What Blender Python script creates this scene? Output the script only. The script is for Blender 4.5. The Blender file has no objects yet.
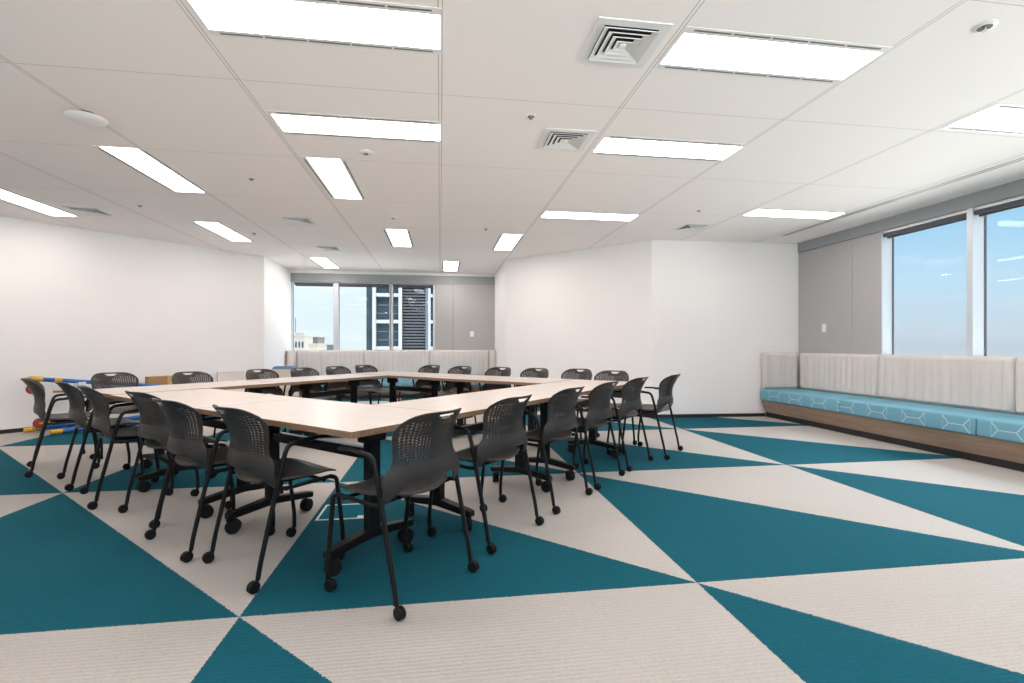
import bpy, bmesh, math, random
from mathutils import Vector, Matrix
random.seed(7)
S = bpy.context.scene
COL = S.collection
PI = math.pi

# ------------------------------------------------------------------ materials
def mat(name, color, rough=0.5, metal=0.0, spec=0.5):
    m = bpy.data.materials.new(name); m.use_nodes = True
    b = m.node_tree.nodes['Principled BSDF']
    b.inputs['Base Color'].default_value = (*color, 1)
    b.inputs['Roughness'].default_value = rough
    b.inputs['Metallic'].default_value = metal
    b.inputs['Specular IOR Level'].default_value = spec
    return m
class NT:
    """tiny node-graph helper"""
    def __init__(s, m): s.m = m; s.t = m.node_tree; s.b = s.t.nodes.get('Principled BSDF')
    def n(s, kind, **kw):
        x = s.t.nodes.new(kind)
        for k, v in kw.items(): setattr(x, k, v)
        return x
    def l(s, a, b): s.t.links.new(a, b)
    def m1(s, op, a, b=None, c=None):
        x = s.n('ShaderNodeMath', operation=op)
        for i, v in enumerate((a, b, c)):
            if v is None: continue
            if isinstance(v, (int, float)): x.inputs[i].default_value = v
            else: s.l(v, x.inputs[i])
        return x.outputs[0]
    def mix(s, f, a, b):
        x = s.n('ShaderNodeMix', data_type='RGBA')
        for i, v in ((0, f), (6, a), (7, b)):
            if isinstance(v, (int, float)): x.inputs[i].default_value = v
            elif isinstance(v, tuple): x.inputs[i].default_value = (*v, 1)
            else: s.l(v, x.inputs[i])
        return x.outputs[2]
    def noise(s, vec, scale, detail=2, rough=.5):
        x = s.n('ShaderNodeTexNoise'); x.inputs['Scale'].default_value = scale
        x.inputs['Detail'].default_value = detail; x.inputs['Roughness'].default_value = rough
        if vec is not None: s.l(vec, x.inputs['Vector'])
        return x.outputs[0]
    def obj(s): return s.n('ShaderNodeTexCoord').outputs['Object']
    def xyz(s, v):
        x = s.n('ShaderNodeSeparateXYZ'); s.l(v, x.inputs[0]); return x.outputs
    def mapping(s, v, scale=(1, 1, 1), rot=(0, 0, 0)):
        x = s.n('ShaderNodeMapping'); x.inputs['Scale'].default_value = scale; x.inputs['Rotation'].default_value = rot
        s.l(v, x.inputs[0]); return x.outputs[0]
    def bump(s, h, strength, dist=.01):
        x = s.n('ShaderNodeBump'); x.inputs['Strength'].default_value = strength; x.inputs['Distance'].default_value = dist
        s.l(h, x.inputs['Height']); s.l(x.outputs[0], s.b.inputs['Normal'])
    def color(s, c): s.l(c, s.b.inputs['Base Color'])

CELL, CX0, CY0 = 1.97, -.80, 2.11
def carpet_mat():
    m = mat('triangle_carpet', (.5, .5, .5), .95, spec=.15); g = NT(m)
    o = g.obj(); x, y, z = g.xyz(o)
    wob = g.m1('MULTIPLY', g.m1('SUBTRACT', g.noise(o, 90, 1), .5), .012)
    fx = g.m1('FRACT', g.m1('DIVIDE', g.m1('ADD', g.m1('SUBTRACT', x, CX0), g.m1('ADD', wob, 50 * CELL)), CELL))
    fy = g.m1('FRACT', g.m1('DIVIDE', g.m1('ADD', g.m1('SUBTRACT', y, CY0), g.m1('ADD', wob, 50 * CELL)), CELL))
    teal = g.m1('LESS_THAN', g.m1('ADD', fx, fy), 1.0)
    # ribbed loop pile running across the room
    rib = g.m1('SINE', g.m1('MULTIPLY', g.m1('ADD', y, g.m1('MULTIPLY', g.noise(g.mapping(o, (3, 25, 1)), 6, 2), .016)), 2 * PI / .021))
    nz = g.noise(g.mapping(o, (70, 200, 1)), 1, 2, .7)
    var = g.m1('ADD', g.m1('MULTIPLY', rib, .045), g.m1('MULTIPLY', g.m1('SUBTRACT', nz, .5), .85))
    big = g.m1('MULTIPLY', g.m1('SUBTRACT', g.noise(o, 1.3, 3), .5), .16)
    f = g.m1('ADD', .5, g.m1('ADD', var, big))
    beige = g.mix(f, (.28, .262, .242), (.53, .503, .473))
    tl = g.mix(f, (.002, .046, .066), (.007, .118, .162))
    g.color(g.mix(teal, beige, tl))
    g.bump(g.m1('ADD', rib, nz), .35, .004)
    return m
def ceiling_mat():
    m = mat('ceiling_tiles', (.8, .8, .8), .9, spec=.2); g = NT(m)
    o = g.obj(); x, y, z = g.xyz(o)
    px = g.m1('ABSOLUTE', g.m1('SUBTRACT', g.m1('MULTIPLY', g.m1('FRACT', g.m1('ADD', g.m1('DIVIDE', x, 1.208), 50.5)), 1.208), .604))
    py = g.m1('ABSOLUTE', g.m1('SUBTRACT', g.m1('MULTIPLY', g.m1('FRACT', g.m1('ADD', g.m1('DIVIDE', g.m1('SUBTRACT', y, 1.945), 1.225), 50.5)), 1.225), .6125))
    l1 = g.m1('LESS_THAN', g.m1('ABSOLUTE', g.m1('SUBTRACT', px, .010)), .0028)
    l2 = g.m1('LESS_THAN', py, .0026)
    ins = g.m1('MULTIPLY', g.m1('LESS_THAN', x, 4.93), g.m1('LESS_THAN', y, 10.62))
    lines = g.m1('MULTIPLY', g.m1('MAXIMUM', l1, g.m1('MULTIPLY', l2, .8)), ins)
    nz = g.noise(o, 260, 2)
    base = g.mix(nz, (.93, .855, .82), (.98, .91, .88))
    g.color(g.mix(g.m1('MULTIPLY', lines, .55), base, (.22, .20, .185)))
    g.bump(g.m1('SUBTRACT', g.m1('MULTIPLY', nz, .15), lines), .3, .004)
    return m
def paint_mat(name, c, rough=.75):
    m = mat(name, c, rough, spec=.25); g = NT(m); o = g.obj()
    g.color(g.mix(g.noise(o, 2.2, 3), tuple(v * .975 for v in c), c))
    g.bump(g.noise(o, 420, 2), .05, .002)
    return m
def wood_mat(name, c1, c2, axis='X', rough=.45):
    m = mat(name, c1, rough, spec=.4); g = NT(m); o = g.obj()
    sc = {'X': (1.2, 26, 26), 'Y': (26, 1.2, 26)}[axis]
    v = g.mapping(o, sc)
    a = g.noise(v, 1.0, 5, .6); b = g.noise(g.mapping(o, tuple(s * 4 for s in sc)), 1.0, 2, .5)
    f = g.m1('ADD', g.m1('MULTIPLY', a, .7), g.m1('MULTIPLY', b, .3))
    r = g.n('ShaderNodeValToRGB'); g.l(f, r.inputs[0])
    r.color_ramp.elements[0].position = .32; r.color_ramp.elements[0].color = (*c1, 1)
    r.color_ramp.elements[1].position = .68; r.color_ramp.elements[1].color = (*c2, 1)
    g.color(r.outputs[0])
    return m
def plastic_mat(name, c, rough, bump=.12, spec=.45):
    m = mat(name, c, rough, spec=spec); g = NT(m); o = g.obj()
    g.color(g.mix(g.noise(o, 14, 2), tuple(v * .88 for v in c), tuple(v * 1.1 for v in c)))
    g.bump(g.noise(o, 700, 1), bump, .001)
    return m
def fabric_mat(name, c):
    m = mat(name, c, .95, spec=.1); g = NT(m); o = g.obj()
    w = g.noise(g.mapping(o, (220, 220, 60)), 1, 2, .7)
    s = g.noise(g.mapping(o, (16, 16, .6)), 1, 2, .6)
    f = g.m1('ADD', g.m1('MULTIPLY', w, .5), g.m1('MULTIPLY', s, .5))
    g.color(g.mix(f, tuple(v * .74 for v in c), tuple(min(1, v * 1.2) for v in c)))
    g.bump(w, .3, .002)
    return m
def seat_fabric_mat(name, along):
    """sky-blue upholstery with a pale branching line motif along the front"""
    m = mat(name, (.13, .40, .52), .8, spec=.2); g = NT(m); o = g.obj(); x, y, z = g.xyz(o)
    a = y if along == 'Y' else x
    P = .43; a = g.m1('SUBTRACT', a, 4.888)
    p = g.m1('ABSOLUTE', g.m1('SUBTRACT', g.m1('MULTIPLY', g.m1('FRACT', g.m1('ADD', g.m1('DIVIDE', a, P), 50.5)), P), P / 2))
    q = g.m1('ABSOLUTE', g.m1('SUBTRACT', z, .343))
    W = .0042
    c1 = g.m1('MULTIPLY', g.m1('LESS_THAN', p, .07), g.m1('LESS_THAN', q, W * .8))
    br = g.m1('MULTIPLY', g.m1('LESS_THAN', g.m1('ABSOLUTE', g.m1('SUBTRACT', q, g.m1('MULTIPLY', g.m1('SUBTRACT', p, .07), 1.25))), W * 1.5), g.m1('MULTIPLY', g.m1('GREATER_THAN', p, .068), g.m1('LESS_THAN', p, .125)))
    ve = g.m1('MULTIPLY', g.m1('LESS_THAN', g.m1('ABSOLUTE', g.m1('SUBTRACT', p, .127)), W * .7), g.m1('LESS_THAN', q, .06))
    ve = g.m1('MULTIPLY', ve, .5)
    f = g.m1('MINIMUM', g.m1('ADD', g.m1('ADD', c1, br), ve), 1)
    w = g.noise(g.mapping(o, (240, 240, 240)), 1, 1)
    base = g.mix(w, (.135, .335, .44), (.20, .42, .52))
    g.color(g.mix(g.m1('MULTIPLY', f, .75), base, (.62, .74, .74)))
    g.bump(w, .15, .001)
    return m
def emit_mat(name, c, s):
    m = bpy.data.materials.new(name); m.use_nodes = True; t = m.node_tree
    t.nodes.clear(); e = t.nodes.new('ShaderNodeEmission'); o = t.nodes.new('ShaderNodeOutputMaterial')
    e.inputs[0].default_value = (*c, 1); e.inputs[1].default_value = s; t.links.new(e.outputs[0], o.inputs[0])
    return m
def glass_mat():
    m = bpy.data.materials.new('window_glass'); m.use_nodes = True; t = m.node_tree; t.nodes.clear()
    o = t.nodes.new('ShaderNodeOutputMaterial'); mx = t.nodes.new('ShaderNodeMixShader')
    tr = t.nodes.new('ShaderNodeBsdfTransparent'); gl = t.nodes.new('ShaderNodeBsdfGlossy'); fr = t.nodes.new('ShaderNodeFresnel')
    tr.inputs[0].default_value = (.95, .98, .98, 1); gl.inputs['Roughness'].default_value = 0.0; fr.inputs[0].default_value = 1.2
    t.links.new(fr.outputs[0], mx.inputs[0]); t.links.new(tr.outputs[0], mx.inputs[1]); t.links.new(gl.outputs[0], mx.inputs[2])
    t.links.new(mx.outputs[0], o.inputs[0])
    return m

M = dict(
    carpet=carpet_mat(), ceiling=ceiling_mat(),
    wall=paint_mat('white_wall_paint', (.89, .875, .865)),
    white=paint_mat('white_trim_paint', (.86, .85, .83), .5),
    grey=paint_mat('grey_wall_panel', (.43, .425, .425), .6),
    band=paint_mat('grey_window_head', (.33, .35, .36), .55),
    alu=mat('aluminium_frame', (.62, .66, .70), .38, .25),
    blind=plastic_mat('charcoal_blind', (.085, .09, .115), .5),
    black=plastic_mat('black_powder_coat', (.008, .008, .009), .42, .1, .22),
    gloss=mat('black_gloss_metal', (.014, .014, .015), .22, .0, .6),
    wheel=plastic_mat('black_rubber', (.009, .009, .010), .6, .1, .2),
    shell=plastic_mat('graphite_plastic', (.034, .031, .030), .34, .05, .30),
    seatp=plastic_mat('warm_graphite_plastic', (.060, .053, .049), .42, .08, .35),
    skirt=mat('black_skirting', (.012, .012, .013), .5),
    top=wood_mat('pale_oak_laminate', (.53, .465, .415), (.605, .545, .495), 'X', .28),
    edge=wood_mat('oak_edge_band', (.21, .125, .07), (.30, .19, .115), 'X', .5),
    walnut=wood_mat('brown_oak_base', (.24, .165, .12), (.38, .285, .215), 'Y', .5),
    walnutx=wood_mat('brown_oak_base_back', (.20, .12, .07), (.32, .215, .14), 'X', .5),
    tweed=fabric_mat('oatmeal_tweed', (.68, .635, .605)),
    seat_r=seat_fabric_mat('blue_seat_fabric', 'Y'), seat_b=seat_fabric_mat('blue_seat_fabric_back', 'X'),
    glass=glass_mat(), lamp=emit_mat('lamp_diffuser', (1.0, .90, .86), 16.5),
    dark=mat('dark_slot', (.02, .02, .021), .8), slot=mat('slot_shadow_grey', (.17, .15, .135), .8),
    whitep=mat('white_enamel', (.82, .80, .78), .4),
    chrome=mat('sprinkler_metal', (.35, .27, .24), .35, .8),
    blue=plastic_mat('blue_enamel', (.018, .12, .36), .4), yellow=plastic_mat('yellow_plastic', (.62, .36, .03), .5),
    red=plastic_mat('red_wheel', (.30, .035, .03), .5), paper=paint_mat('white_paper', (.74, .74, .76), .8),
    card=wood_mat('cardboard', (.36, .20, .085), (.44, .25, .11), 'X', .8), tape=mat('tan_tape', (.55, .38, .17), .4),
    cloth=fabric_mat('blue_cloth', (.16, .25, .38)), board=paint_mat('pale_board', (.76, .70, .66), .6),
    ply=wood_mat('pale_plywood', (.66, .57, .48), (.74, .66, .57), 'X', .6),
    carpet_lid=mat('teal_carpet_lid', (.006, .115, .155), .95, spec=.1),
)

# ------------------------------------------------------------------ mesh helpers
def obj(name, bm, m, parent=None, smooth=False, mats=None):
    me = bpy.data.meshes.new(name); bm.normal_update(); bm.to_mesh(me); bm.free()
    for mm in (mats or [m]): me.materials.append(mm)
    if smooth:
        for p in me.polygons: p.use_smooth = True
        me.set_sharp_from_angle(angle=math.radians(42))
    o = bpy.data.objects.new(name, me); COL.objects.link(o)
    if parent: o.parent = parent
    return o
def add_box(bm, x0, x1, y0, y1, z0, z1, bev=0.0, mi=0):
    t = bmesh.new(); bmesh.ops.create_cube(t, size=1)
    bmesh.ops.scale(t, vec=(x1 - x0, y1 - y0, z1 - z0), verts=t.verts)
    bmesh.ops.translate(t, vec=((x0 + x1) / 2, (y0 + y1) / 2, (z0 + z1) / 2), verts=t.verts)
    if bev > 0: bmesh.ops.bevel(t, geom=t.edges[:], offset=bev, segments=2, affect='EDGES', profile=.5)
    join(bm, t, mi)
def join(bm, t, mi=0):
    mp = {}
    for v in t.verts: mp[v] = bm.verts.new(v.co)
    for f in t.faces:
        try:
            nf = bm.faces.new([mp[v] for v in f.verts]); nf.material_index = mi
        except ValueError: pass
    t.free()
def xform(bm, mtx): bmesh.ops.transform(bm, matrix=mtx, verts=bm.verts)
def add_tube(bm, pts, r, n=8, cap=True, flat=None):
    pts = [Vector(p) for p in pts]; rings = []
    up = Vector((1, 0, 0))
    for i, p in enumerate(pts):
        d = ((pts[min(i + 1, len(pts) - 1)] - p).normalized() + (p - pts[max(i - 1, 0)]).normalized())
        d.normalize()
        a = up - d * up.dot(d)
        if a.length < 1e-3: a = Vector((0, 1, 0)) - d * d.y
        a.normalize(); b = d.cross(a)
        rr = r[i] if isinstance(r, (list, tuple)) else r
        fx, fy = flat[i] if flat else (1, 1)
        rings.append([bm.verts.new(p + a * (math.cos(2 * PI * k / n) * rr * fx) + b * (math.sin(2 * PI * k / n) * rr * fy)) for k in range(n)])
    for i in range(len(rings) - 1):
        for k in range(n): bm.faces.new((rings[i][k], rings[i][(k + 1) % n], rings[i + 1][(k + 1) % n], rings[i + 1][k]))
    if cap: bm.faces.new(rings[0][::-1]); bm.faces.new(rings[-1])
def add_lathe(bm, prof, n=20, axis='Z', c=(0, 0, 0)):
    rings = []
    for r, h in prof:
        ring = []
        for k in range(n):
            a = 2 * PI * k / n; u, v = r * math.cos(a), r * math.sin(a)
            p = (u, v, h) if axis == 'Z' else ((h, u, v) if axis == 'X' else (u, h, v))
            ring.append(bm.verts.new((c[0] + p[0], c[1] + p[1], c[2] + p[2])))
        rings.append(ring)
    for i in range(len(rings) - 1):
        for k in range(n): bm.faces.new((rings[i][k], rings[i][(k + 1) % n], rings[i + 1][(k + 1) % n], rings[i + 1][k]))
    bm.faces.new(rings[0][::-1]); bm.faces.new(rings[-1])
def add_prism(bm, poly, z0, z1, mi=0):
    lo = [bm.verts.new((x, y, z0)) for x, y in poly]; hi = [bm.verts.new((x, y, z1)) for x, y in poly]
    fs = [bm.faces.new(lo[::-1]), bm.faces.new(hi)]
    for i in range(len(poly)):
        j = (i + 1) % len(poly); fs.append(bm.faces.new((lo[i], lo[j], hi[j], hi[i])))
    for f in fs: f.material_index = mi
def bez(pts, n=6):
    """round a polyline's inner corners"""
    pts = [Vector(p) for p in pts]; out = [pts[0]]
    for i in range(1, len(pts) - 1):
        p = pts[i]; a = (pts[i - 1] - p); b = (pts[i + 1] - p); d = min(a.length, b.length) * .45
        s, e = p + a.normalized() * d, p + b.normalized() * d
        for k in range(n + 1):
            t = k / n; out.append(s * (1 - t) ** 2 + p * 2 * t * (1 - t) + e * t * t)
    out.append(pts[-1]); return out
def interp(tab, z):
    if z <= tab[0][0]: return tab[0][1]
    for (a, va), (b, vb) in zip(tab, tab[1:]):
        if z <= b: return va + (vb - va) * (z - a) / (b - a)
    return tab[-1][1]
def sstep(a, b, x):
    t = max(0, min(1, (x - a) / (b - a))); return t * t * (3 - 2 * t)

# ------------------------------------------------------------------ scene objects helpers
def tag(o, label=None, cat=None, group=None, kind=None):
    if label: o['label'] = label
    if cat: o['category'] = cat
    if group: o['group'] = group
    if kind: o['kind'] = kind
    return o
def thing(name, label, cat, loc=(0, 0, 0), rz=0.0, group=None):
    o = bpy.data.objects.new(name, None); COL.objects.link(o); o.empty_display_size = .1
    o.location = loc; o.rotation_euler = (0, 0, rz)
    return tag(o, label, cat, group)
def copy_tree(o, parent=None):
    c = o.copy(); COL.objects.link(c)
    if parent: c.parent = parent
    for ch in list(o.children): copy_tree(ch, c)
    return c
def struct(name, bm, m, parent=None, **kw):
    o = obj(name, bm, m, parent, **kw)
    if not parent: o['kind'] = 'structure'
    return o
def boxobj(name, dims, m, parent=None, bev=0.0):
    bm = bmesh.new(); add_box(bm, *dims, bev); return obj(name, bm, m, parent)
def sbox(name, dims, m, parent=None):
    bm = bmesh.new(); add_box(bm, *dims); return struct(name, bm, m, parent)

# ================================================================== ROOM
CE = 2.70
XR = 5.56                    # inner face of the window wall on the right
YC = 6.95                    # white wall closing the right part
YB = 10.95                   # window wall at the far end
XL, XN = -3.13, 1.21         # sides of the far bay
LD0, LD1 = (-8.2, 3.9), (XL, 9.36)     # diagonal wall on the left
RD0, RD1 = (XN, 9.09), (3.18, 7.05)    # diagonal wall on the right
YBACK = -3.2                 # behind the camera

bm = bmesh.new(); add_prism(bm, [(-8.6, YBACK - .3), (5.95, YBACK - .3), (5.95, 11.3), (-8.6, 11.3)], -.15, 0)
struct('floor', bm, M['carpet'])
bm = bmesh.new(); add_prism(bm, [(-8.6, YBACK - .3), (5.95, YBACK - .3), (5.95, 11.3), (-8.6, 11.3)], CE, CE + .15)
struct('ceiling', bm, M['ceiling'])

def wall_seg(name, p, q, side, m=None, t=.14, z0=0, z1=CE):
    """wall whose room face runs p->q; the body lies on the given side (+1 = left of the direction)"""
    p, q = Vector(p), Vector(q); d = (q - p).normalized(); n = Vector((-d.y, d.x)) * side * t
    bm = bmesh.new(); add_prism(bm, [tuple(p), tuple(q), tuple(q + n), tuple(p + n)], z0, z1)
    bmesh.ops.recalc_face_normals(bm, faces=bm.faces)
    return struct(name, bm, m or M['wall'])
wall_seg('wall_left', (-8.2, YBACK), LD0, 1)
wall_seg('wall_left_diagonal', LD0, LD1, 1)
wall_seg('wall_bay_left', LD1, (XL, YB + .2), 1)
wall_seg('wall_bay_right', (XN, YB + .2), RD0, 1)
wall_seg('wall_right_diagonal', RD0, RD1, 1)
wall_seg('wall_right_return', RD1, (XR + .3, YC), 1)
sbox('wall_behind', (-8.3, XR + .3, YBACK - .14, YBACK, 0, .30), M['wall'])
sbox('wall_behind_head', (-8.3, XR + .3, YBACK - .14, YBACK, 2.553, CE), M['wall'])
sbox('wall_behind_side', (-8.3, -5.0, YBACK - .14, YBACK, .30, 2.553), M['wall'])

def skirting(name, p, q, side):
    p, q = Vector(p), Vector(q); d = (q - p).normalized(); n = Vector((-d.y, d.x)) * side * .012
    bm = bmesh.new(); add_prism(bm, [tuple(p), tuple(q), tuple(q + n), tuple(p + n)], 0.0, .05)
    bmesh.ops.recalc_face_normals(bm, faces=bm.faces)
    struct(name, bm, M['skirt'])
skirting('baseboard_left', LD0, LD1, -1)
skirting('baseboard_bay_left', LD1, (XL, 10.3), -1)
skirting('baseboard_right_diagonal', RD0, RD1, -1)
skirting('baseboard_right', RD1, (4.985, YC), -1)
skirting('baseboard_bay_right', (XN, 10.3), RD0, -1)

# ---- right window wall
ZS = .93
sbox('wall_right', (XR, XR + .3, YBACK - .1, YC, 0, ZS), M['grey'])
sbox('wall_right_head', (XR - .015, XR + .3, YBACK - .1, YC, 2.553, CE), M['band'])
bm = bmesh.new()
for a, b in ((5.945, YC), (5.495, 5.940)): add_box(bm, XR, XR + .155, a, b, ZS, 2.548, .002)
struct('wall_right_panel', bm, M['grey'])
def window_unit(idx, axis, a0, a1, plane, z0, z1, jamb0, jamb1, deep=.03):
    """aluminium frame around one pane; a = coordinate along the wall"""
    def bx(bm, u0, u1, w0, w1, za, zb):
        if axis == 'Y': add_box(bm, plane + w0, plane + w1, u0, u1, za, zb, .002)
        else: add_box(bm, u0, u1, plane + w0, plane + w1, za, zb, .002)
    bm = bmesh.new()
    bx(bm, a0 - jamb0, a0, -deep, .060, z0, z1)
    if jamb1 > 0: bx(bm, a1, a1 + jamb1, -deep, .060, z0, z1)
    bx(bm, a0, a1, .0, .10, z0, z0 + .04); bx(bm, a0, a1, .03, .10, z1 - .03, z1)
    f = struct('window_%d' % idx, bm, M['alu'])
    bm = bmesh.new(); bx(bm, a0 + .001, a1 - .001, .055, .061, z0 + .035, z1 - .025)
    obj('pane', bm, M['glass'], f)
    bm = bmesh.new()
    for u0, u1 in ((a0, a0 + .006), (a1 - .006, a1)): bx(bm, u0, u1, .045, .07, z0 + .04, z1 - .03)
    obj('gasket', bm, M['blind'], f)
    return f
def blind(label, axis, a0, a1, plane, z):
    t = thing('roller_blind', label, 'blind', group='roller blinds over the windows')
    bm = bmesh.new()
    L = a1 - a0
    c = (plane, a0, z) if axis == 'Y' else (a0, plane, z)
    add_lathe(bm, [(.024, 0), (.027, .004), (.027, L - .004), (.024, L)], 18, axis, c)
    obj('roller', bm, M['blind'], t, True)
    bm = bmesh.new()
    if axis == 'Y': add_box(bm, plane - .012, plane + .03, a0, a1, z + .030, z + .056, .003)
    else: add_box(bm, a0, a1, plane - .012, plane + .03, z + .030, z + .056, .003)
    obj('mounting_rail', bm, M['whitep'], t)
    bm = bmesh.new()
    if axis == 'Y': add_box(bm, plane + .024, plane + .034, a0 + .01, a1 - .01, z - .045, z, .003)
    else: add_box(bm, a0 + .01, a1 - .01, plane + .024, plane + .034, z - .045, z, .003)
    obj('hem_bar', bm, M['blind'], t)
WP = XR + .10
edges_r = [(4.473, 5.482), (2.85, 4.411), (1.25, 2.788), (-.35, 1.188), (-1.95, -.412)]
for i, (a0, a1) in enumerate(edges_r):
    window_unit(i + 1, 'Y', a0, a1, WP, ZS, 2.553, .062, .012 if i == 0 else 0, .10)
for (a0, a1), lb in list(zip(edges_r, ('rolled up charcoal blind over the window beside the grey wall panel',
                                  'rolled up charcoal blind over the window at the right edge of the photo')))[:2]:
    blind(lb, 'Y', a0 + .005, a1 - .005, XR + .03, 2.495)
sbox('wall_right_end', (XR, XR + .25, YBACK - .1, -2.02, ZS, 2.553), M['grey'])

# ---- far window wall
ZT = 2.455
sbox('wall_back', (XL, XN, YB, YB + .3, 0, ZS), M['grey'])
sbox('wall_back_head', (XL, XN, YB - .012, YB + .3, ZT, 2.64), M['band'])
sbox('trim_1', (XL, XN, YB - .035, YB + .3, 2.64, CE), M['white'])
bm = bmesh.new()
for a, b in ((-.095, .278), (.284, XN)): add_box(bm, a, b, YB, YB + .25, ZS, ZT, .002)
struct('wall_back_panel', bm, M['grey'])
for i, (a0, a1) in enumerate([(XL + .012, -2.275), (-2.17, -1.10), (-1.03, -.155)]):
    window_unit(6 + i, 'X', a0, a1, YB + .07, ZS, ZT, .012 if i == 0 else .053, .035 if i == 1 else .053)
for a0, a1, lb in ((-3.06, -2.28, 'blind over the leftmost far window'), (-2.165, -1.105, 'blind over the middle far window'), (-1.025, -.16, 'blind over the far window next to the grey panel')):
    blind('rolled up charcoal ' + lb, 'X', a0, a1, YB + .03, 2.415)

# ---- unseen windows added behind the camera, daylight fill for the ceiling
for i in range(5):
    a0 = -5.0 + .07 + i * 2.11
    window_unit(9 + i, 'X', a0, a0 + 1.97, YBACK - .1, .30, 2.553, .07, .07)

# ---- wall outlets
def outlet(label, loc, rz):
    t = thing('light_switch', label, 'switch', loc, rz)
    bm = bmesh.new(); add_box(bm, -.04, .04, 0, .009, -.06, .06, .003); obj('plate', bm, M['whitep'], t)
    bm = bmesh.new(); add_box(bm, -.014, .014, .009, .013, -.02, .02, .002); obj('rocker', bm, M['white'], t)
outlet('small white switch plate on grey panel beside the right windows', (XR, 6.43, 1.353), PI / 2)
outlet('small white switch plate on grey panel of the far wall', (.70, YB, 1.358), PI)

# ================================================================== CEILING FITTINGS
def slot_bm(L, x):
    bm = bmesh.new(); n = 5; g = .012; w = (L - .08 - g * (n - 1)) / n
    for k in range(n):
        a = -L / 2 + .04 + k * (w + g); add_box(bm, a, a + w, x - .006, x + .006, -.0035, -.0005)
    return bm
def ceiling_light(label, x, y, rz, group, L=1.16, W=.275):
    t = thing('ceiling_light', label, 'ceiling light', (x, y, CE), rz, group)
    bm = bmesh.new()
    for a, b, c, d in ((-L / 2 - .01, L / 2 + .01, W / 2, W / 2 + .05), (-L / 2 - .01, L / 2 + .01, -W / 2 - .05, -W / 2)): add_box(bm, a, b, c, d, -.003, .0)
    for a, b in ((-L / 2 - .01, -L / 2), (L / 2, L / 2 + .01)): add_box(bm, a, b, -W / 2, W / 2, -.003, .0)
    obj('frame', bm, M['whitep'], t)
    obj('diffuser', (lambda b: (add_box(b, -L / 2, L / 2, -W / 2, W / 2, -.0025, .0), b)[1])(bmesh.new()), M['lamp'], t)
    for s in (1, -1): obj('air_slot', slot_bm(L, s * (W / 2 + .028)), M['slot'], t)
    return t
GL = 'recessed ceiling lights'
LIGHTS = [
    (-.58, 2.545, 0, 'large bright ceiling light at the top edge, over the table'),
    (1.82, 2.50, 0, 'large bright ceiling light just right of the nearest square vent'),
    (-.58, 3.74, 0, 'bright crosswise ceiling light one row beyond the largest left light'),
    (1.835, 3.78, 0, 'bright crosswise ceiling light just right of the second square vent'),
    (1.83, 5.87, 0, 'small crosswise ceiling light near the diagonal wall on the right'),
    (4.25, 2.94, 0, 'bright ceiling light cut by the right edge, near the windows'),
    (4.27, 5.42, 0, 'small crosswise ceiling light beside the long slot near the windows'),
    (-.99, 4.97, 1, 'lengthwise ceiling light directly beyond the second crosswise light over the table'),
    (-.60, 7.51, 1, 'small lengthwise ceiling light in the middle, beyond the table'),
    (1.035, 7.57, 1, 'small lengthwise ceiling light beside the corner of the right diagonal wall'),
    (.21, 9.99, 1, 'tiny lengthwise ceiling light nearest the far grey panel'),
    (-2.58, 4.97, 1, 'long slanting ceiling light beyond the round white dome on the left'),
    (-3.01, 7.46, 1, 'small slanting ceiling light near the diagonal wall on the left'),
    (-4.60, 6.22, 1, 'slanting ceiling light cut by the left edge of the photo'),
    (-2.21, 9.95, 1, 'small lengthwise ceiling light nearest the far left window'),
]
for x, y, r, lb in LIGHTS: ceiling_light(lb, x, y, r * PI / 2, GL)
for x, y in ((-3.0, 2.5), (-3.0, .1), (-.58, .1), (1.82, .1), (4.25, .5), (-5.4, 2.5), (-5.4, .1), (-.58, -2.0), (1.82, -2.0), (-3.0, -2.0), (4.25, -2.0)):  # extra lamps outside the view, added for more room light
    ceiling_light('unseen ceiling light added out of view to brighten the room', x, y, 0, GL)

def vent(label, x, y, s=.39):
    t = thing('ceiling_vent', label, 'vent', (x, y, CE), 0, 'square ceiling vents')
    h = s / 2; bm = bmesh.new()
    for a, b, c, d in ((-h, h, h - .05, h), (-h, h, -h, -h + .05), (-h, -h + .05, -h + .05, h - .05), (h - .05, h, -h + .05, h - .05)): add_box(bm, a, b, c, d, -.006, 0, .002)
    obj('frame', bm, M['whitep'], t)
    obj('back_plate', (lambda b: (add_box(b, -h + .05, h - .05, -h + .05, h - .05, -.001, 0), b)[1])(bmesh.new()), M['dark'], t)
    for k in range(4):                                # four nested square cones
        o = h - .052 - k * .034; i = o - .026
        bm = bmesh.new()
        q = [[bm.verts.new((sx * r, sy * r, z)) for sx, sy in ((-1, -1), (1, -1), (1, 1), (-1, 1))] for r, z in ((o, -.016), (i, -.001), (i + .003, -.0005), (o + .002, -.013))]
        for a in range(4):
            r0, r1 = q[a], q[(a + 1) % 4]
            for e in range(4): bm.faces.new((r0[e], r0[(e + 1) % 4], r1[(e + 1) % 4], r1[e]))
        bmesh.ops.recalc_face_normals(bm, faces=bm.faces)
        obj('louvre_ring', bm, M['whitep'], t)
    bm = bmesh.new(); add_box(bm, -.018, .018, -.018, .018, -.016, -.001, .003); obj('centre_cap', bm, M['whitep'], t)
vent('largest square ceiling vent, at the top beside the bright light', .96, 2.50)
vent('second square ceiling vent, one row beyond the largest', .965, 3.73)
vent('square ceiling vent with bright white rim, left of the middle lights', -1.80, 6.62)
vent('small square ceiling vent close to the far left window', -1.82, 8.43)
vent('square ceiling vent by the left wall, at the end of the cut-off light', -4.14, 6.53)
vent('small dark square ceiling vent near the fold in the right white walls', 3.38, 6.22)

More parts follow.
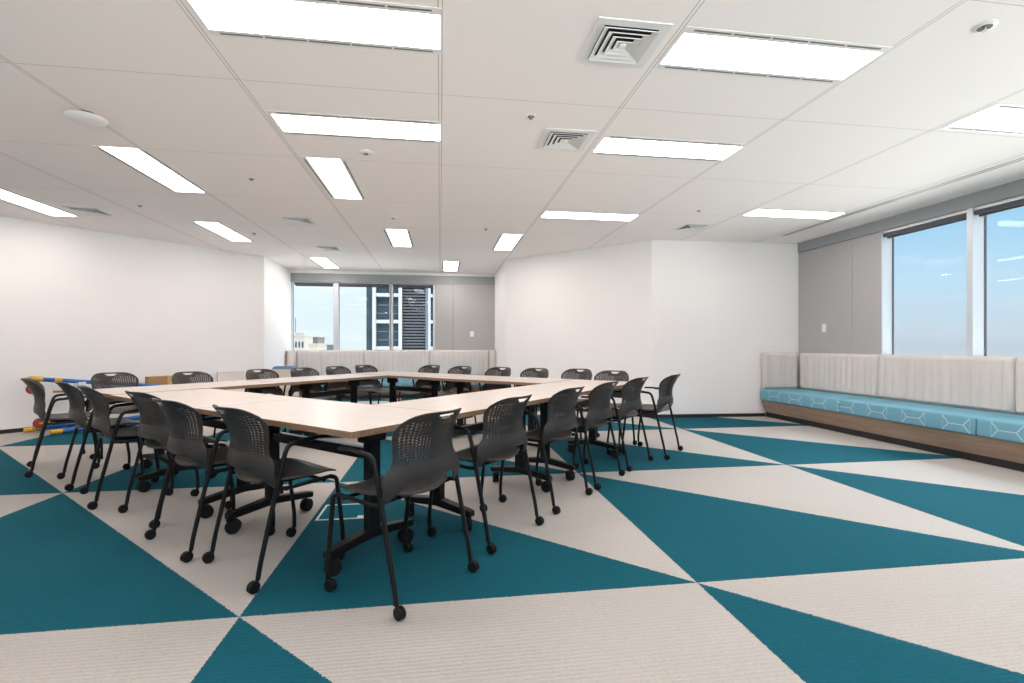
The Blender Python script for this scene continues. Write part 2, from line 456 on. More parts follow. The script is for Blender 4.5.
def sprinkler(label, x, y, r=.038):
    t = thing('fire_sprinkler', label, 'sprinkler', (x, y, CE), 0, 'ceiling fire sprinklers')
    bm = bmesh.new(); add_lathe(bm, [(r, 0), (r, -.003), (r * .8, -.008), (r * .5, -.009)], 20); obj('escutcheon', bm, M['whitep'], t, True)
    bm = bmesh.new(); add_lathe(bm, [(r * .62, -.0088), (r * .6, -.0102)], 20); obj('cup', bm, M['slot'], t)
    bm = bmesh.new(); add_lathe(bm, [(.009, -.006), (.007, -.012), (.004, -.018), (.006, -.021)], 10)
    for s in (1, -1): add_tube(bm, [(s * .010, 0, -.006), (s * .013, 0, -.013), (s * .004, 0, -.022)], .0022, 6)
    obj('nozzle', bm, M['chrome'], t, True)
    bm = bmesh.new(); add_lathe(bm, [(.014, -.022), (.014, -.0235)], 14); obj('deflector', bm, M['chrome'], t)
sprinkler('fire sprinkler alone on the ceiling near the top right corner', 2.712, 2.095, .05)
sprinkler('fire sprinkler between the two nearest square vents', .628, 3.367)
sprinkler('fire sprinkler on the ceiling right of the long slanting light', -1.79, 5.01)
sprinkler('fire sprinkler left of the slanting light by the left wall', -3.39, 6.15)
sprinkler('fire sprinkler near the small dark vent on the right', 3.03, 5.42)
sprinkler('fire sprinkler near the light at the right diagonal wall corner', .62, 6.70)
sprinkler('fire sprinkler right of the small slanting light by the left wall', -2.62, 7.44)
def disc(label, x, y):
    t = thing('ceiling_speaker', label, 'speaker', (x, y, CE), 0, 'small round ceiling speakers')
    bm = bmesh.new(); add_lathe(bm, [(.06, 0), (.06, -.006), (.052, -.012), (.03, -.014)], 24); obj('cover', bm, M['whitep'], t, True)
    bm = bmesh.new(); add_lathe(bm, [(.022, -.014), (.02, -.017)], 16); obj('grille', bm, M['slot'], t, True)
disc('small round speaker between the crosswise and lengthwise lights over the table', -.61, 4.205)
disc('small round speaker above the middle of the table', -.585, 6.29)
t = thing('wireless_access_point', 'round white dome hanging from the ceiling at the upper left', 'ceiling device', (-2.42, 3.78, CE))
bm = bmesh.new(); add_lathe(bm, [(.05, 0), (.05, -.03)], 24); obj('mount', bm, M['dark'], t)
bm = bmesh.new(); add_lathe(bm, [(.108, -.028), (.118, -.034), (.112, -.042), (.085, -.054), (.04, -.060)], 36); obj('dome', bm, M['whitep'], t, True)
t = thing('linear_air_slot', 'long dark double slot in the ceiling parallel to the right windows', 'air vent', (4.95, 0, CE))
bm = bmesh.new()
for x in (-.045, 0, .045): add_box(bm, x - .009, x + .009, YBACK + .2, 6.5, -.003, 0)
add_box(bm, -.054, .054, 6.49, 6.51, -.003, 0); obj('frame', bm, M['whitep'], t)
for x in (-.0225, .0225):
    bm = bmesh.new(); add_box(bm, x - .0125, x + .0125, YBACK + .2, 6.49, -.001, 0); obj('slot', bm, M['slot'], t)

# ================================================================== BENCHES
def channel_panel(L, H, T, pitch):
    """upholstered back panel: vertical channels, rounded edges; x along, front at y=0, body to y=T"""
    bm = bmesh.new(); n = max(1, round(L / pitch)); w = L / n; sub = 6
    xs = []
    for k in range(n):
        for j in range(sub): xs.append((k * w + w * j / sub, j / sub))
    xs.append((L, 0))
    hs = [0, .01, .03, H * .33, H * .66, H - .05, H - .02, H - .006, H]
    rows = []
    for h in hs:
        row = []
        e = sstep(0, .03, h) * sstep(0, .03, H - h)
        for x, f in xs:
            b = .009 * math.sqrt(max(0, math.sin(PI * f)))
            ex = min(x, L - x); edge = .02 * (1 - sstep(0, .025, ex)) + .022 * (1 - e)
            row.append(bm.verts.new((x, .010 - b * e + edge, h)))
        rows.append(row)
    for a, b in zip(rows, rows[1:]):
        for i in range(len(xs) - 1): bm.faces.new((a[i], a[i + 1], b[i + 1], b[i]))
    bk = [[bm.verts.new((x, T, h)) for x, f in (xs[0], xs[-1])] for h in (0, H)]
    bm.faces.new(rows[-1] + [bk[1][1], bk[1][0]]); bm.faces.new(rows[0][::-1] + [bk[0][0], bk[0][1]])
    bm.faces.new([r[0] for r in rows][::-1] + [bk[0][0], bk[1][0]][::1]); bm.faces.new([r[-1] for r in rows] + [bk[1][1], bk[0][1]])
    bm.faces.new((bk[0][1], bk[0][0], bk[1][0], bk[1][1]))
    bmesh.ops.recalc_face_normals(bm, faces=bm.faces)
    return bm
def cushion(bm, x0, x1, y0, y1, z0, z1):
    """soft block: rounded long edges"""
    t = bmesh.new(); add_box(t, x0, x1, y0, y1, z0, z1); bmesh.ops.remove_doubles(t, verts=t.verts, dist=1e-5)
    bmesh.ops.bevel(t, geom=t.edges[:], offset=.028, segments=4, affect='EDGES', profile=.5)
    join(bm, t)
# right bench (runs along the window wall, front faces -X)
BR = thing('upholstered_bench', 'long built-in bench with blue seat under the right windows', 'bench', (0, 0, 0))
y_end = -1.6
bm = bmesh.new()                                       # sloping wooden front
prof = [(4.915, .255), (4.985, .072), (5.50, .072), (5.50, .255)]
a = [bm.verts.new((x, YC - .012, z)) for x, z in prof]; b = [bm.verts.new((x, y_end, z)) for x, z in prof]
for i in range(4): bm.faces.new((a[i], a[(i + 1) % 4], b[(i + 1) % 4], b[i]))
bm.faces.new(a[::-1]); bm.faces.new(b); bmesh.ops.recalc_face_normals(bm, faces=bm.faces)
obj('wooden_base', bm, M['walnut'], BR)
boxobj('toe_kick', (4.992, 5.45, y_end, YC - .012, 0, .072), M['skirt'], BR)
for y0, y1 in ((5.42, YC - .012), (3.86, 5.415), (2.3, 3.855), (.74, 2.295), (-.82, .735)):
    bm = bmesh.new(); cushion(bm, 4.885, 5.50, y0, y1, .257, .432); obj('seat_cushion', bm, M['seat_r'], BR, True)
for y0, y1 in ((5.48, 6.84), (3.985, 5.475), (2.49, 3.98), (.995, 2.485), (-.5, .99)):
    bm = channel_panel(y1 - y0, .55, .085, .10)
    xform(bm, Matrix.Translation((5.47, y1, .433)) @ Matrix.Rotation(-PI / 2, 4, 'Z')); obj('back_panel', bm, M['tweed'], BR, True)
bm = channel_panel(.565, .55, .09, .14)
xform(bm, Matrix.Translation((4.912, 6.845, .433))); obj('end_panel', bm, M['tweed'], BR, True)
# far bench (under the far windows, front faces -Y)
BB = thing('upholstered_bench', 'built-in bench with blue seat under the far windows', 'bench', (0, 0, 0))
fx0, fx1 = XL + .012, XN - .012
bm = bmesh.new()
prof = [(10.33, .255), (10.45, .075), (10.9, .075), (10.9, .255)]
a = [bm.verts.new((fx0 + .004, y, z)) for y, z in prof]; b = [bm.verts.new((fx1 - .004, y, z)) for y, z in prof]
for i in range(4): bm.faces.new((a[i], a[(i + 1) % 4], b[(i + 1) % 4], b[i]))
bm.faces.new(a[::-1]); bm.faces.new(b); bmesh.ops.recalc_face_normals(bm, faces=bm.faces)
obj('wooden_base', bm, M['walnutx'], BB)
boxobj('toe_kick', (fx0 + .004, fx1 - .004, 10.455, 10.9, 0, .075), M['skirt'], BB)
for x0, x1 in ((fx0 + .002, -1.63), (-1.625, -.235), (-.23, fx1 - .002)):
    bm = bmesh.new(); cushion(bm, x0, x1, 10.30, 10.86, .257, .432); obj('seat_cushion', bm, M['seat_b'], BB, True)
    x0, x1 = max(x0, fx0 + .125), min(x1, fx1 - .125); bm = channel_panel(x1 - x0, .567, .075, .10); xform(bm, Matrix.Translation((x0, 10.86, .433))); obj('back_panel', bm, M['tweed'], BB, True)
for x0, x1 in ((fx0, fx0 + .12), (fx1 - .12, fx1)):
    bm = bmesh.new(); add_box(bm, x0, x1, 10.58, YB - .005, .433, 1.0, .015); obj('end_panel', bm, M['tweed'], BB, True)
bm = bmesh.new(); add_box(bm, fx0, fx0 + .022, 10.565, 10.579, .433, .995, .003); obj('end_trim', bm, M['walnutx'], BB)

# ================================================================== TABLES
NX, NY = -.37, 2.15
RV, LV = Vector((.675, .738)), Vector((-.738, .675))
ANG = math.atan2(.738, .675)
def W(r, l): return (NX + r * RV.x + l * LV.x, NY + r * RV.y + l * LV.y)
TH, TW = .725, .70
def caster_bm(R, wd, stem):
    bm = bmesh.new()
    for s in (-1, 1):
        c0 = s * (wd * .62)
        add_lathe(bm, [(R * .55, c0 - wd * .5), (R * .93, c0 - wd * .48), (R, c0 - wd * .3), (R, c0 + wd * .3), (R * .93, c0 + wd * .48), (R * .55, c0 + wd * .5)], 18, 'X', (0, 0, R))
    add_lathe(bm, [(R * .3, -wd * .6), (R * .3, wd * .6)], 10, 'X', (0, 0, R))
    add_box(bm, -wd * .18, wd * .18, -R * .75, R * .85, R * .8, R * 1.75, .003)
    add_lathe(bm, [(.008, R * 1.2), (.008, R * 1.2 + stem)], 8, 'Z', (0, R * .7, 0))
    return bm
def make_table(L, cols, label, loc, rz, yo=0.0):
    t = thing('flip_top_table', label, 'table', (loc[0], loc[1], 0), rz, 'oak-topped tables joined in a square ring')
    h, w = L / 2 - .0006, TW / 2 - .0006
    bm = bmesh.new(); add_box(bm, -h + .003, h - .003, -w + .003, w - .003, TH - .027, TH, .0004)
    top = obj('tabletop', bm, M['top'], t)
    bm = bmesh.new()
    for a, b, c, d in ((-h, h, w - .003, w), (-h, h, -w, -w + .003), (-h, -h + .003, -w + .003, w - .003), (h - .003, h, -w + .003, w - .003)): add_box(bm, a, b, c, d, TH - .028, TH - .0002)
    obj('edge_band', bm, M['edge'], top)
    for x in cols:
        bm = bmesh.new(); add_box(bm, x - .026, x + .026, yo - .036, yo + .036, .13, .665, .006); lg = obj('leg', bm, M['black'], t)
        bm = bmesh.new(); add_box(bm, x - .04, x + .04, -.29, .25, .665, TH - .028, .006)
        add_box(bm, x - .034, x + .034, yo - .07, yo + .07, .60, .67, .01); obj('top_bracket', bm, M['black'], t)
        bm = bmesh.new()                                # foot: shallow inverted V, tapered to both ends
        pr = [(-.275, .090, .030, .022), (-.26, .088, .036, .026), (0, .112, .048, .030), (.26, .088, .036, .026), (.275, .090, .030, .022)]
        rings = []
        for y, z, hh, ww in pr: rings.append([bm.verts.new((x + sx * ww, y + yo, z + sz * hh * .5 + hh * .5)) for sx, sz in ((-1, -1), (1, -1), (1, 1), (-1, 1))])
        for a, b in zip(rings, rings[1:]):
            for e in range(4): bm.faces.new((a[e], a[(e + 1) % 4], b[(e + 1) % 4], b[e]))
        bm.faces.new(rings[0]); bm.faces.new(rings[-1][::-1]); bmesh.ops.recalc_face_normals(bm, faces=bm.faces)
        bmesh.ops.bevel(bm, geom=bm.edges[:], offset=.005, segments=1, affect='EDGES')
        ft = obj('foot', bm, M['black'], t)
        for s in (-1, 1):
            c = obj('caster', caster_bm(.041, .020, .03), M['wheel'], ft, True)
            c.location = (x, yo + s * .235, 0); c.rotation_euler = (0, 0, random.uniform(-.9, .9))
    bm = bmesh.new(); add_box(bm, cols[0] + .02, cols[1] - .02, yo - .022, yo + .022, .505, .562, .006); obj('beam', bm, M['gloss'], t)
    return t
make_table(1.4, (-.41, .52), 'oak table at the near corner of the ring, on its left side', W(.35, .70), ANG + PI / 2)
make_table(1.4, (-.47, .50), 'oak table on the near left side, ending at the left corner', W(.35, 2.10), ANG + PI / 2, -.035)
make_table(1.4, (-.44, .49), 'oak table on the near right side, abutting the near corner table', W(1.40, .35), ANG + PI)
make_table(1.4, (-.36, .58), 'oak table on the near right side, ending at the right corner', W(2.80, .35), ANG + PI)
rot = math.radians(3.0)
def far(r, l0): return W(r, l0 + r * math.tan(rot))
make_table(1.4, (-.24, .62), 'oak table on the far left side, starting at the left corner', far(.71, 3.17), ANG + rot)
make_table(1.4, (-.20, .48), 'oak table on the far left side, meeting the far corner', far(2.115, 3.17), ANG + rot)
make_table(1.49, (-.40, .60), 'oak table on the far right side, starting at the right corner', W(3.15, 1.46), ANG + PI / 2)
make_table(1.49, (-.45, .31), 'oak table at the far corner of the ring, on its right side', W(3.188, 2.958), ANG + PI / 2)

# floor box in the carpet under the near corner
t = thing('floor_box', 'white outlined square floor box in teal carpet behind nearest chair', 'floor box', (-.622, 3.35, 0))
bm = bmesh.new()
for a, b, c, d in ((-.15, .15, .138, .15), (-.15, .15, -.15, -.138), (-.15, -.138, -.138, .138), (.138, .15, -.138, .138)): add_box(bm, a, b, c, d, .0, .004, .001)
add_box(bm, .10, .138, -.138, -.10, 0, .004)
obj('frame', bm, M['paper'], t)
bm = bmesh.new(); add_box(bm, -.136, .136, -.136, .136, 0, .002); obj('lid', bm, M['carpet_lid'], t)

# ================================================================== CHAIRS
ZC = [(.43, -.158), (.46, -.180), (.49, -.200), (.52, -.212), (.55, -.215), (.60, -.207), (.65, -.210), (.70, -.226), (.765, -.262), (.822, -.305)]
SAG = [(.43, .022), (.50, .036), (.57, .055), (.65, .070), (.75, .082), (.83, .092)]
HW = [(.43, .249), (.53, .249), (.555, .236), (.585, .205), (.615, .194), (.66, .194), (.71, .202), (.77, .207), (.82, .200)]
def ztop(s): return 0.811 - .074 * abs(s) ** 6
def back_pos(s, t):
    zt = ztop(s); zb = .512 - .078 * sstep(.5, .95, abs(s))
    z = zb + (zt - zb) * t
    x = s * interp(HW, z)
    y = interp(ZC, z) + interp(SAG, z) * (x / .2) ** 2
    return Vector((x, y, z))
def holed_grid(bm, pos, NC, NR, hole, cut):
    V = [[bm.verts.new(pos(-1 + 2 * i / NC, j / NR)) for i in range(NC + 1)] for j in range(NR + 1)]
    P = lambda i, j, a, b: pos(-1 + 2 * (i + a) / NC, (j + b) / NR)
    for j in range(NR):
        for i in range(NC):
            q = (V[j][i], V[j][i + 1], V[j + 1][i + 1], V[j + 1][i])
            if cut(i, j): continue
            if hole(i, j):
                k = (i + .5) / NC - .5
                sl = .30 * (1 if k > 0 else -1)
                c = [(.27 - sl * .5, .24), (.67 - sl * .5, .24), (.73 + sl * .5, .76), (.33 + sl * .5, .76)]
                c = [(min(.88, max(.12, a)), b) for a, b in c]
                h = [bm.verts.new(P(i, j, a, b)) for a, b in c]
                for e in range(4): bm.faces.new((q[e], q[(e + 1) % 4], h[(e + 1) % 4], h[e]))
            else: bm.faces.new(q)
def back_bm():
    bm = bmesh.new(); NC, NR = 24, 26
    def hole(i, j):
        p = back_pos(-1 + 2 * (i + .5) / NC, (j + .5) / NR)
        q = -1 + 2 * (i + .5) / NC
        if abs(i + .5 - NC / 2) < 4.2 and j > NR - 6: return False
        return .588 < p.z < ztop(q) - .030 and 1 <= i < NC - 1
    def cut(i, j):
        a = abs(i + .5 - NC / 2)
        return (j == NR - 2 and a < 3) or (j == NR - 3 and a < 2)
    holed_grid(bm, back_pos, NC, NR, hole, cut)
    bmesh.ops.recalc_face_normals(bm, faces=bm.faces)
    bmesh.ops.solidify(bm, geom=bm.faces[:], thickness=.0055)
    return bm
def seat_pos(u, t):
    v = -1 + 2 * t; k = .38
    x = .228 * u * math.sqrt(1 - k * v * v); y = .036 + .218 * v * math.sqrt(1 - k * u * u)
    z = .452 + .014 * u * u - .030 * max(0, v - .45) ** 2 * 2.2 - .008 * (1 - u * u) + .012 * max(0, -v - .5)
    return Vector((x, y, z))
def seat_bm():
    bm = bmesh.new(); NC, NR = 20, 22
    holed_grid(bm, seat_pos, NC, NR, lambda i, j: 2 <= i < NC - 2 and 2 <= j < NR - 4, lambda i, j: False)
    bmesh.ops.recalc_face_normals(bm, faces=bm.faces)
    bmesh.ops.solidify(bm, geom=bm.faces[:], thickness=.008)
    return bm
CH0 = thing('stacking_chair', 'x', 'chair')
obj('seat', seat_bm(), M['seatp'], CH0, True)
obj('backrest', back_bm(), M['shell'], CH0, True)
TR = .0112
CASTER = None
def put_caster(parent, loc, rz):
    global CASTER
    if CASTER is None:
        o = obj('caster', caster_bm(.026, .013, .028), M['wheel'], parent, True); CASTER = o
    else:
        o = CASTER.copy(); COL.objects.link(o); o.parent = parent
    o.location = loc; o.rotation_euler = (0, 0, rz)
for s in (-1, 1):
    bm = bmesh.new()
    add_tube(bm, bez([(s * .246, -.222, .052), (s * .246, -.212, .115), (s * .246, -.132, .46), (s * .246, -.108, .56)], 4), TR)
    lg = obj('leg', bm, M['black'], CH0, True); put_caster(lg, (s * .246, -.241, 0), .15 * s)
    bm = bmesh.new()
    add_tube(bm, bez([(s * .243, .132, .438), (s * .243, .168, .425), (s * .243, .205, .13), (s * .243, .205, .052)], 4), TR)
    lg = obj('leg', bm, M['black'], CH0, True); put_caster(lg, (s * .243, .186, 0), -.2 * s)
    bm = bmesh.new()
    add_tube(bm, bez([(s * .246, -.108, .56), (s * .246, -.085, .632), (s * .245, .03, .640)], 6), TR)
    pts = [(s * .244, -.035, .637), (s * .240, -.005, .641), (s * .239, .07, .644), (s * .239, .125, .642), (s * .240, .138, .640)]
    add_tube(bm, pts, [.009, .0125, .0125, .0125, .008], 10, True, [(1.1, .9), (1.3, .75), (1.45, .7), (1.4, .7), (1.0, .5)])
    obj('armrest', bm, M['black'], CH0, True)
    bm = bmesh.new(); add_tube(bm, [(s * .246, -.135, .432), (s * .243, -.07, .428), (s * .243, .132, .438)], .010)
    obj('seat_rail', bm, M['black'], CH0, True)
bm = bmesh.new()
for y, z in ((.10, .426), (-.09, .424)): add_tube(bm, [(-.245, y, z), (.245, y, z)], .009)
add_box(bm, -.11, .11, -.11, .12, .418, .437, .006)
obj('seat_frame', bm, M['black'], CH0, True)
used = [False]
def chair(r, l, rz, label, group):
    o = copy_tree(CH0) if used[0] else CH0
    used[0] = True
    p = W(r, l); o.location = (p[0], p[1], 0); o.rotation_euler = (0, 0, rz)
    o['label'] = label; o['group'] = group
D = math.radians
G1, G2, G3, G4 = 'chairs along the near right side', 'chairs along the near left side', 'chairs along the far left side', 'chairs along the far right side'
pre = 'dark grey perforated-back chair '
chair(.265, -.01, ANG + D(2), pre + 'nearest of all, at the near table corner', G1)
chair(.98, .05, ANG, pre + 'on the near right side, second from the near corner', G1)
chair(1.70, .06, ANG, pre + 'on the near right side, third from the near corner', G1)
chair(2.34, .06, ANG, pre + 'on the near right side, fourth from the near corner', G1)
chair(3.015, .045, ANG + D(-3), pre + 'on the near right side, just before the last one', G1)
chair(3.62, -.078, ANG + D(1), pre + 'standing furthest right, clear of the table against the white wall', G1)
LA = ANG - PI / 2
chair(.07, .66, LA + D(-4), pre + 'on the near left side, closest to the near corner', G2)
chair(.04, 1.26, LA + D(-2), pre + 'on the near left side, second from the near corner', G2)
chair(.13, 1.93, LA, pre + 'on the near left side, half hidden behind the second', G2)
chair(.08, 2.625, LA + D(-10), pre + 'on the near left side, fourth from the near corner', G2)
chair(.12, 3.31, LA + D(-8), pre + 'on the near left side, second from the left end', G2)
chair(.07, 4.06, LA + D(-13), pre + 'at the far left end, in front of the blue frame', G2)
FL = ANG + PI + rot
chair(.58, 4.39, FL, pre + 'behind the left table corner, just left of the cardboard box', G3)
chair(1.11, 3.90, FL, pre + 'behind the far left table, just right of the cardboard box', G3)
chair(1.845, 3.85, FL, pre + 'behind the far left table, in front of the white wall corner', G3)
chair(2.37, 3.80, FL, pre + 'behind the far left table, beside the blue cloth', G3)
chair(2.90, 3.84, FL, pre + 'behind the far left table, second from the far corner', G3)
chair(3.425, 3.90, FL, pre + 'on the left of the far table corner', G3)
FR = ANG + PI / 2
chair(3.70, 3.26, FR, pre + 'on the right of the far table corner', G4)
chair(3.66, 2.65, FR, pre + 'behind the far right table, second from the far corner', G4)
chair(3.69, 2.02, FR, pre + 'behind the far right table, in front of the bay corner', G4)
chair(3.72, 1.48, FR, pre + 'behind the far right table, third from the right corner', G4)
chair(3.84, .955, FR, pre + 'behind the far right table, second from the right corner', G4)
chair(3.65, .428, FR, pre + 'behind the right table corner, nearest the white wall', G4)

# ================================================================== THINGS AT THE LEFT WALL
WD = math.atan2(LD1[1] - LD0[1], LD1[0] - LD0[0])
wd = Vector((math.cos(WD), math.sin(WD))); wn = Vector((wd.y, -wd.x))
def wallpos(s, d):   # s metres along from a point near the left edge, d metres off the wall
    p = Vector((-5.30, 7.02)) + wd * s + wn * d; return (p.x, p.y, 0)
SC = thing('folding_scaffold', 'blue tubular frame with yellow joints and red wheels at the left wall', 'scaffold', wallpos(.08, .0), WD)
def sc_tube(name, pts, r, m, parent=SC):
    bm = bmesh.new(); add_tube(bm, [(x, -y, z) for x, y, z in pts], r, 10); return obj(name, bm, m, parent, True)
rails = []
for y, z, x0, nm, z1 in ((.68, .04, .12, 'bottom_rail', .04), (.20, .04, -.02, 'bottom_rail', .04), (.52, .10, .0, 'bottom_rail', .10), (.40, .69, .0, 'top_rail', .40), (.18, .675, .02, 'top_rail', .40)):
    o = sc_tube(nm, [(x0, y, z), (2.15, y, z1)], .024, M['blue']); rails.append(o)
    zz = lambda x: z + (z1 - z) * (x - x0) / (2.15 - x0)
    sc_tube('joint', [(x0 - .02, y, z), (x0 + .09, y, zz(x0 + .09))], .030, M['yellow'], o)
    if z > .3: sc_tube('joint', [(x0 + .20, y, zz(x0 + .2)), (x0 + .27, y, zz(x0 + .27))], .030, M['yellow'], o)
for x, y in ((.46, .40), (1.95, .40), (.46, .18), (1.95, .18)):
    o = sc_tube('post', [(x, y, .04), (x, y, .62 if x < 1 else .43)], .019, M['paper'] if x < 1 else M['blue'])
sc_tube('brace', [(.24, .40, .66), (.44, .40, .48)], .026, M['blue'])
o = sc_tube('brace', [(.10, .52, .10), (.46, .52, .28)], .024, M['blue'])
sc_tube('joint', [(.41, .40, .505), (.47, .40, .45)], .034, M['yellow'], o)
sc_tube('crossbar', [(.24, .18, .50), (.46, .40, .50)], .014, M['card'])
for x in (.30, .7, 1.15, 2.05): sc_tube('rung', [(x, .20, .05), (x, .68, .05)], .014, M['blue'])
for x, y, z in ((.0, .40, .56), (.02, .62, .16), (.17, .42, .17)):
    bm = bmesh.new(); add_lathe(bm, [(.03, -.016), (.055, -.016), (.062, -.008), (.062, .008), (.055, .016), (.03, .016)], 20, 'Y', (x, -y, z)); o = obj('wheel', bm, M['red'], SC, True)
    bm = bmesh.new(); add_tube(bm, [(x, -y - .03, z), (x, -y + .03, z)], .012, 8); add_box(bm, x, x + .10, -y - .026, -y - .02, z - .012, z + .012); add_box(bm, x, x + .10, -y + .02, -y + .026, z - .012, z + .012)
    obj('fork', bm, M['yellow'], o)
bm = bmesh.new(); add_box(bm, .42, .50, -.70, -.60, .03, .20, .004); add_box(bm, .425, .505, -.43, -.37, .20, .62, .004); obj('paper_wrap', bm, M['paper'], SC)
t = thing('cardboard_box', 'brown taped cardboard box standing inside the blue frame at the left wall', 'box', wallpos(1.57, .30), WD)
bm = bmesh.new(); add_box(bm, -.27, .27, -.065, .065, .0, .645, .004); obj('carton', bm, M['card'], t)
bm = bmesh.new(); add_box(bm, -.03, .03, -.0665, .0665, .03, .648, .001); obj('tape', bm, M['tape'], t)
# pale board leaning on the wall
t = thing('leaning_board', 'pale board leaning against the left wall behind the table', 'board', wallpos(2.60, .02), WD)
bm = bmesh.new(); add_box(bm, -.22, .22, -.018, 0, 0, .655, .003); xform(bm, Matrix.Translation((0, -.06, .003)) @ Matrix.Rotation(-.09, 4, 'X')); obj('panel', bm, M['board'], t)
bm = bmesh.new(); add_box(bm, -.22, .22, -.022, .004, .64, .662, .002); xform(bm, Matrix.Translation((0, -.06, .003)) @ Matrix.Rotation(-.09, 4, 'X')); obj('edge_strip', bm, M['board'], t)
# low plywood box with a folded blue cloth at the bay corner
t = thing('plywood_box', 'pale plywood box by the bay wall under the blue cloth', 'box', (-2.90, 9.80, 0))
bm = bmesh.new(); add_box(bm, -.2, .2, -.18, .18, .0, .64, .006); obj('carcass', bm, M['ply'], t)
bm = bmesh.new(); add_box(bm, -.21, .21, -.19, .19, .64, .656, .003); obj('lid', bm, M['ply'], t)
bm = bmesh.new()
for k in range(3): add_box(bm, -.19 + .01 * k, .19 - .012 * k, -.165 + .012 * k, .165 - .01 * k, .657 + .018 * k, .674 + .018 * k, .007)
tag(obj('folded_cloth', bm, M['cloth'], None, True), 'folded blue cloth lying on the pale plywood box', 'cloth').location = (-2.90, 9.80, 0)

# ================================================================== OUTSIDE
TWR = thing('office_tower', 'dark glass office tower with white grid seen through the far windows', 'building', (0, 0, -60))
mb = dict(white=paint_mat('tower_white_concrete', (.20, .20, .20)), glass=None, louvre=plastic_mat('tower_dark_louvre', (.036, .033, .040), .7), steel=mat('tower_blue_steel', (.05, .07, .10), .5, .1))
gm = mat('tower_glass', (.03, .05, .065), .35, spec=.1); g = NT(gm); o_ = g.obj(); x, y, z = g.xyz(o_)
vv = g.noise(g.mapping(o_, (.35, .35, 1.1)), 1, 2, .7)
g.color(g.mix(g.m1('MULTIPLY', vv, .9), (.006, .011, .016), (.028, .045, .055)))
mb['glass'] = gm
TY, HZT = 60.0, 1.09
A0 = math.atan2(512 - 440.2, 490.0)
def tx(u):
    k = (u - 512) / 490.0; return TY * (k * math.cos(A0) + math.sin(A0)) / (math.cos(A0) - k * math.sin(A0))
def tz(v, u=400):
    X = tx(u); return HZT + (346 - v) * (X * math.sin(A0) + TY * math.cos(A0)) / 490 + 60
zt, fl = tz(215), tz(297.0) - tz(323.5)
bm = bmesh.new(); add_box(bm, tx(365.6), tx(440), TY + .6, TY + 22, 0, zt); obj('glass_core', bm, mb['glass'], TWR)
bm = bmesh.new()
for u0, u1 in ((372.3, 375.8), (398.5, 402.0), (428.2, 430.6)): add_box(bm, tx(u0), tx(u1), TY - .1, TY + 1.0, 0, zt)
k = -12
zb = tz(296.8)
while zb + k * fl < zt:
    for u0, u1 in ((375.8, 398.5), (430.6, 440)): add_box(bm, tx(u0), tx(u1), TY + .0, TY + .9, zb + k * fl, zb + k * fl + .42)
    k += 1
obj('white_grid', bm, mb['white'], TWR)
bm = bmesh.new()
for i in range(250):
    z0 = 8 + i * .36
    if z0 > zt: break
    add_box(bm, tx(402), tx(425.6), TY + .25, TY + .55, z0, z0 + .15)
obj('louvre_screen', bm, mb['louvre'], TWR)
bm = bmesh.new(); add_box(bm, tx(425.6), tx(428.2), TY + .1, TY + .8, 0, zt); obj('steel_column', bm, mb['steel'], TWR)
bm = bmesh.new()
z0 = 10
while z0 < zt:
    for u0, u1 in ((375.8, 398.5), (430.6, 440)):
        for q in (.36, .68): add_box(bm, tx(u0), tx(u1), TY + .5, TY + .62, zb - 12 * fl + (z0 - 10) + fl * q, zb - 12 * fl + (z0 - 10) + fl * q + .09)
    z0 += fl
obj('spandrel_line', bm, mb['steel'], TWR)
def low_building(label, u0, u1, v, wall, roof, extra=None, d=140.0):
    global TY
    sv, TY = TY, d
    x0, x1, z1 = tx(u0), tx(u1), tz(v, u0); TY = sv
    t = thing('city_building', label, 'building', ((x0 + x1) / 2, d, -60), 0, 'low rooftops outside the far left window')
    w = (x1 - x0) / 2; bm = bmesh.new(); add_box(bm, -w, w, 0, 9, 0, z1); obj('block', bm, wall, t)
    bm = bmesh.new(); add_box(bm, -w - .15, w + .15, -.15, 9.1, z1, z1 + .35); obj('parapet', bm, roof, t)
    bm = bmesh.new()
    for i in range(4):
        for j in range(3): add_box(bm, -w + w * 2 * (i + .25) / 4, -w + w * 2 * (i + .75) / 4, -.05, .02, z1 - 3 - j * 3.2, z1 - 1.4 - j * 3.2)
    obj('window_row', bm, mb['glass'], t)
    if extra: extra(t, w, z1)
cream = paint_mat('cream_render', (.215, .19, .165)); brown = paint_mat('brown_render', (.075, .06, .055)); slate = paint_mat('slate_render', (.032, .034, .042))
def mast(t, w, z1):
    bm = bmesh.new(); add_tube(bm, [(-w * .8, 3, z1), (-w * .8, 3, z1 + 5.2)], .09, 6); obj('mast', bm, slate, t)
    bm = bmesh.new(); add_box(bm, -w * .7, w * .0, 2, 6, z1 + .3, z1 + 1.2); obj('plant_room', bm, cream, t)
low_building('cream rooftop block with mast at the far left window edge', 291, 304.3, 336.5, cream, cream, mast)
low_building('brown flat-topped block right of the cream block outside', 304.8, 317.6, 338, brown, brown, None, 155.0)
low_building('small cream block in front of the brown one outside', 308.5, 317.2, 345, cream, cream, None, 110.0)
low_building('low dark block right of the brown one outside', 317.8, 327.0, 346, slate, slate, None, 125.0)

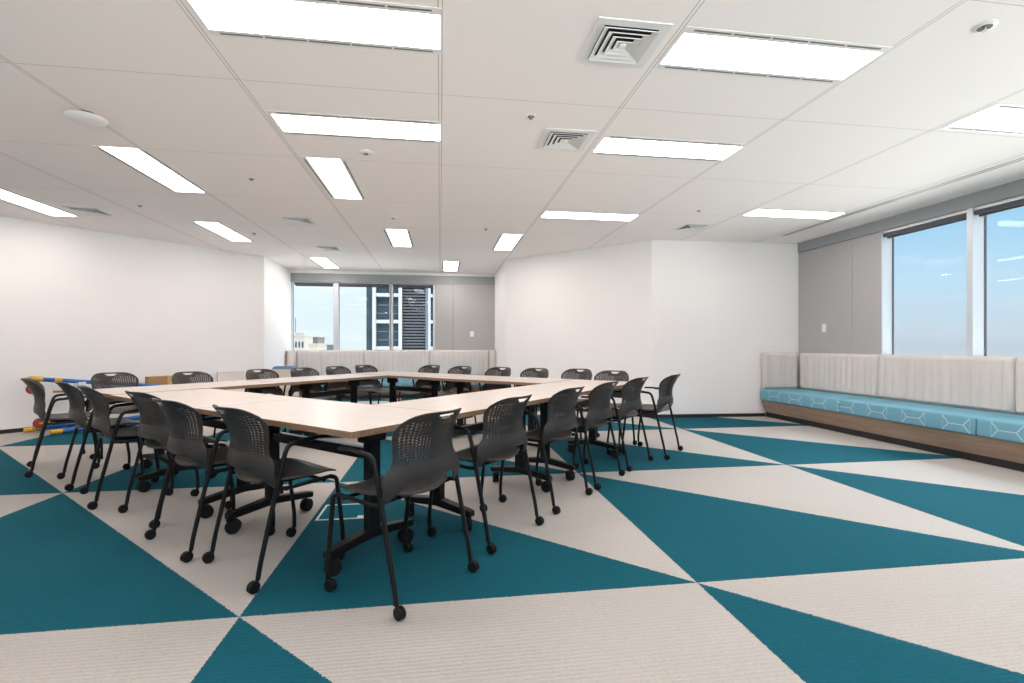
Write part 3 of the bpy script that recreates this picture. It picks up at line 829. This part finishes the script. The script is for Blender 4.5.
# ================================================================== SKY
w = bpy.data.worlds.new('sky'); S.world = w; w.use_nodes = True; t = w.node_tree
class WN(NT):
    def __init__(s, t): s.t = t; s.b = None
g = WN(t); t.nodes.clear()
out = g.n('ShaderNodeOutputWorld'); bg = g.n('ShaderNodeBackground'); g.l(bg.outputs[0], out.inputs[0])
d = g.n('ShaderNodeTexCoord').outputs['Generated']; x, y, z = g.xyz(d)
el = g.m1('ADD', g.m1('MULTIPLY', z, .5), .5)
r = g.n('ShaderNodeValToRGB'); g.l(el, r.inputs[0]); cr = r.color_ramp
LOW, HIGH = 7.5, 12.0                     # unseen bands below horizon and high up, added to brighten the room
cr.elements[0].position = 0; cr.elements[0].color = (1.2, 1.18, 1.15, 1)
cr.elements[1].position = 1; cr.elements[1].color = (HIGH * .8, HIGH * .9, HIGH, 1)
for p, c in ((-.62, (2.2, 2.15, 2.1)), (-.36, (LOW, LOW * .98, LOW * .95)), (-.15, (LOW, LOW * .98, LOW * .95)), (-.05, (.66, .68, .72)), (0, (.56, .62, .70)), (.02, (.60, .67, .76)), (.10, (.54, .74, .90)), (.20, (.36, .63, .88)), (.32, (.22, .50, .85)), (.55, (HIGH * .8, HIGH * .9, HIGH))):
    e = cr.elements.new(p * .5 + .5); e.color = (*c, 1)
# brighter, milkier towards the far windows
milky = g.m1('MULTIPLY', g.m1('SMOOTH_MIN', g.m1('MAXIMUM', g.m1('SUBTRACT', y, x), 0), 1.0, .1), .8)
milky = g.m1('MULTIPLY', milky, g.m1('LESS_THAN', g.m1('ABSOLUTE', z), .45))
base = g.mix(milky, r.outputs[0], (.86, .95, 1.0))
cl = g.noise(g.mapping(d, (1.6, 1.6, 9)), 2.2, 5, .62)
cm = g.n('ShaderNodeMapRange'); g.l(cl, cm.inputs[0]); cm.inputs[1].default_value = .50; cm.inputs[2].default_value = .72
skyc = g.mix(g.m1('MULTIPLY', g.m1('MULTIPLY', cm.outputs[0], g.m1('GREATER_THAN', z, .0)), .55), base, (1.0, 1.02, 1.04))
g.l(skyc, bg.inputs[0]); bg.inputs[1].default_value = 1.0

# sun from behind the building: brightens the facades outside, does not enter these windows
sd = bpy.data.lights.new('sun', 'SUN'); sd.energy = .5; sd.angle = D(1.0); sd.color = (1, .95, .88)
so = bpy.data.objects.new('sun', sd); COL.objects.link(so)
so.rotation_euler = (D(52), 0, D(-28)); so.location = (0, -10, 20)

# ================================================================== CAMERA
cd = bpy.data.cameras.new('camera'); cam = bpy.data.objects.new('camera', cd); COL.objects.link(cam)
cd.sensor_width = 36; cd.lens = 490 / 1024 * 36; cd.shift_y = 4.5 / 1024
cd.clip_start = .05; cd.clip_end = 20000
cam.location = (0, 0, 1.09); cam.rotation_euler = (PI / 2, 0, -math.atan2(512 - 440.2, 490))
S.camera = cam
S.view_settings.view_transform = 'Standard'; S.view_settings.look = 'None'
S.view_settings.exposure = 0.14; S.view_settings.gamma = 1; S.view_settings.use_curve_mapping = False
S.cycles.max_bounces = 14; S.cycles.diffuse_bounces = 10; S.cycles.glossy_bounces = 4; S.cycles.transparent_max_bounces = 12
S.cycles.use_denoising = True; S.cycles.sample_clamp_indirect = 8
S.cycles.caustics_reflective = False; S.cycles.caustics_refractive = False
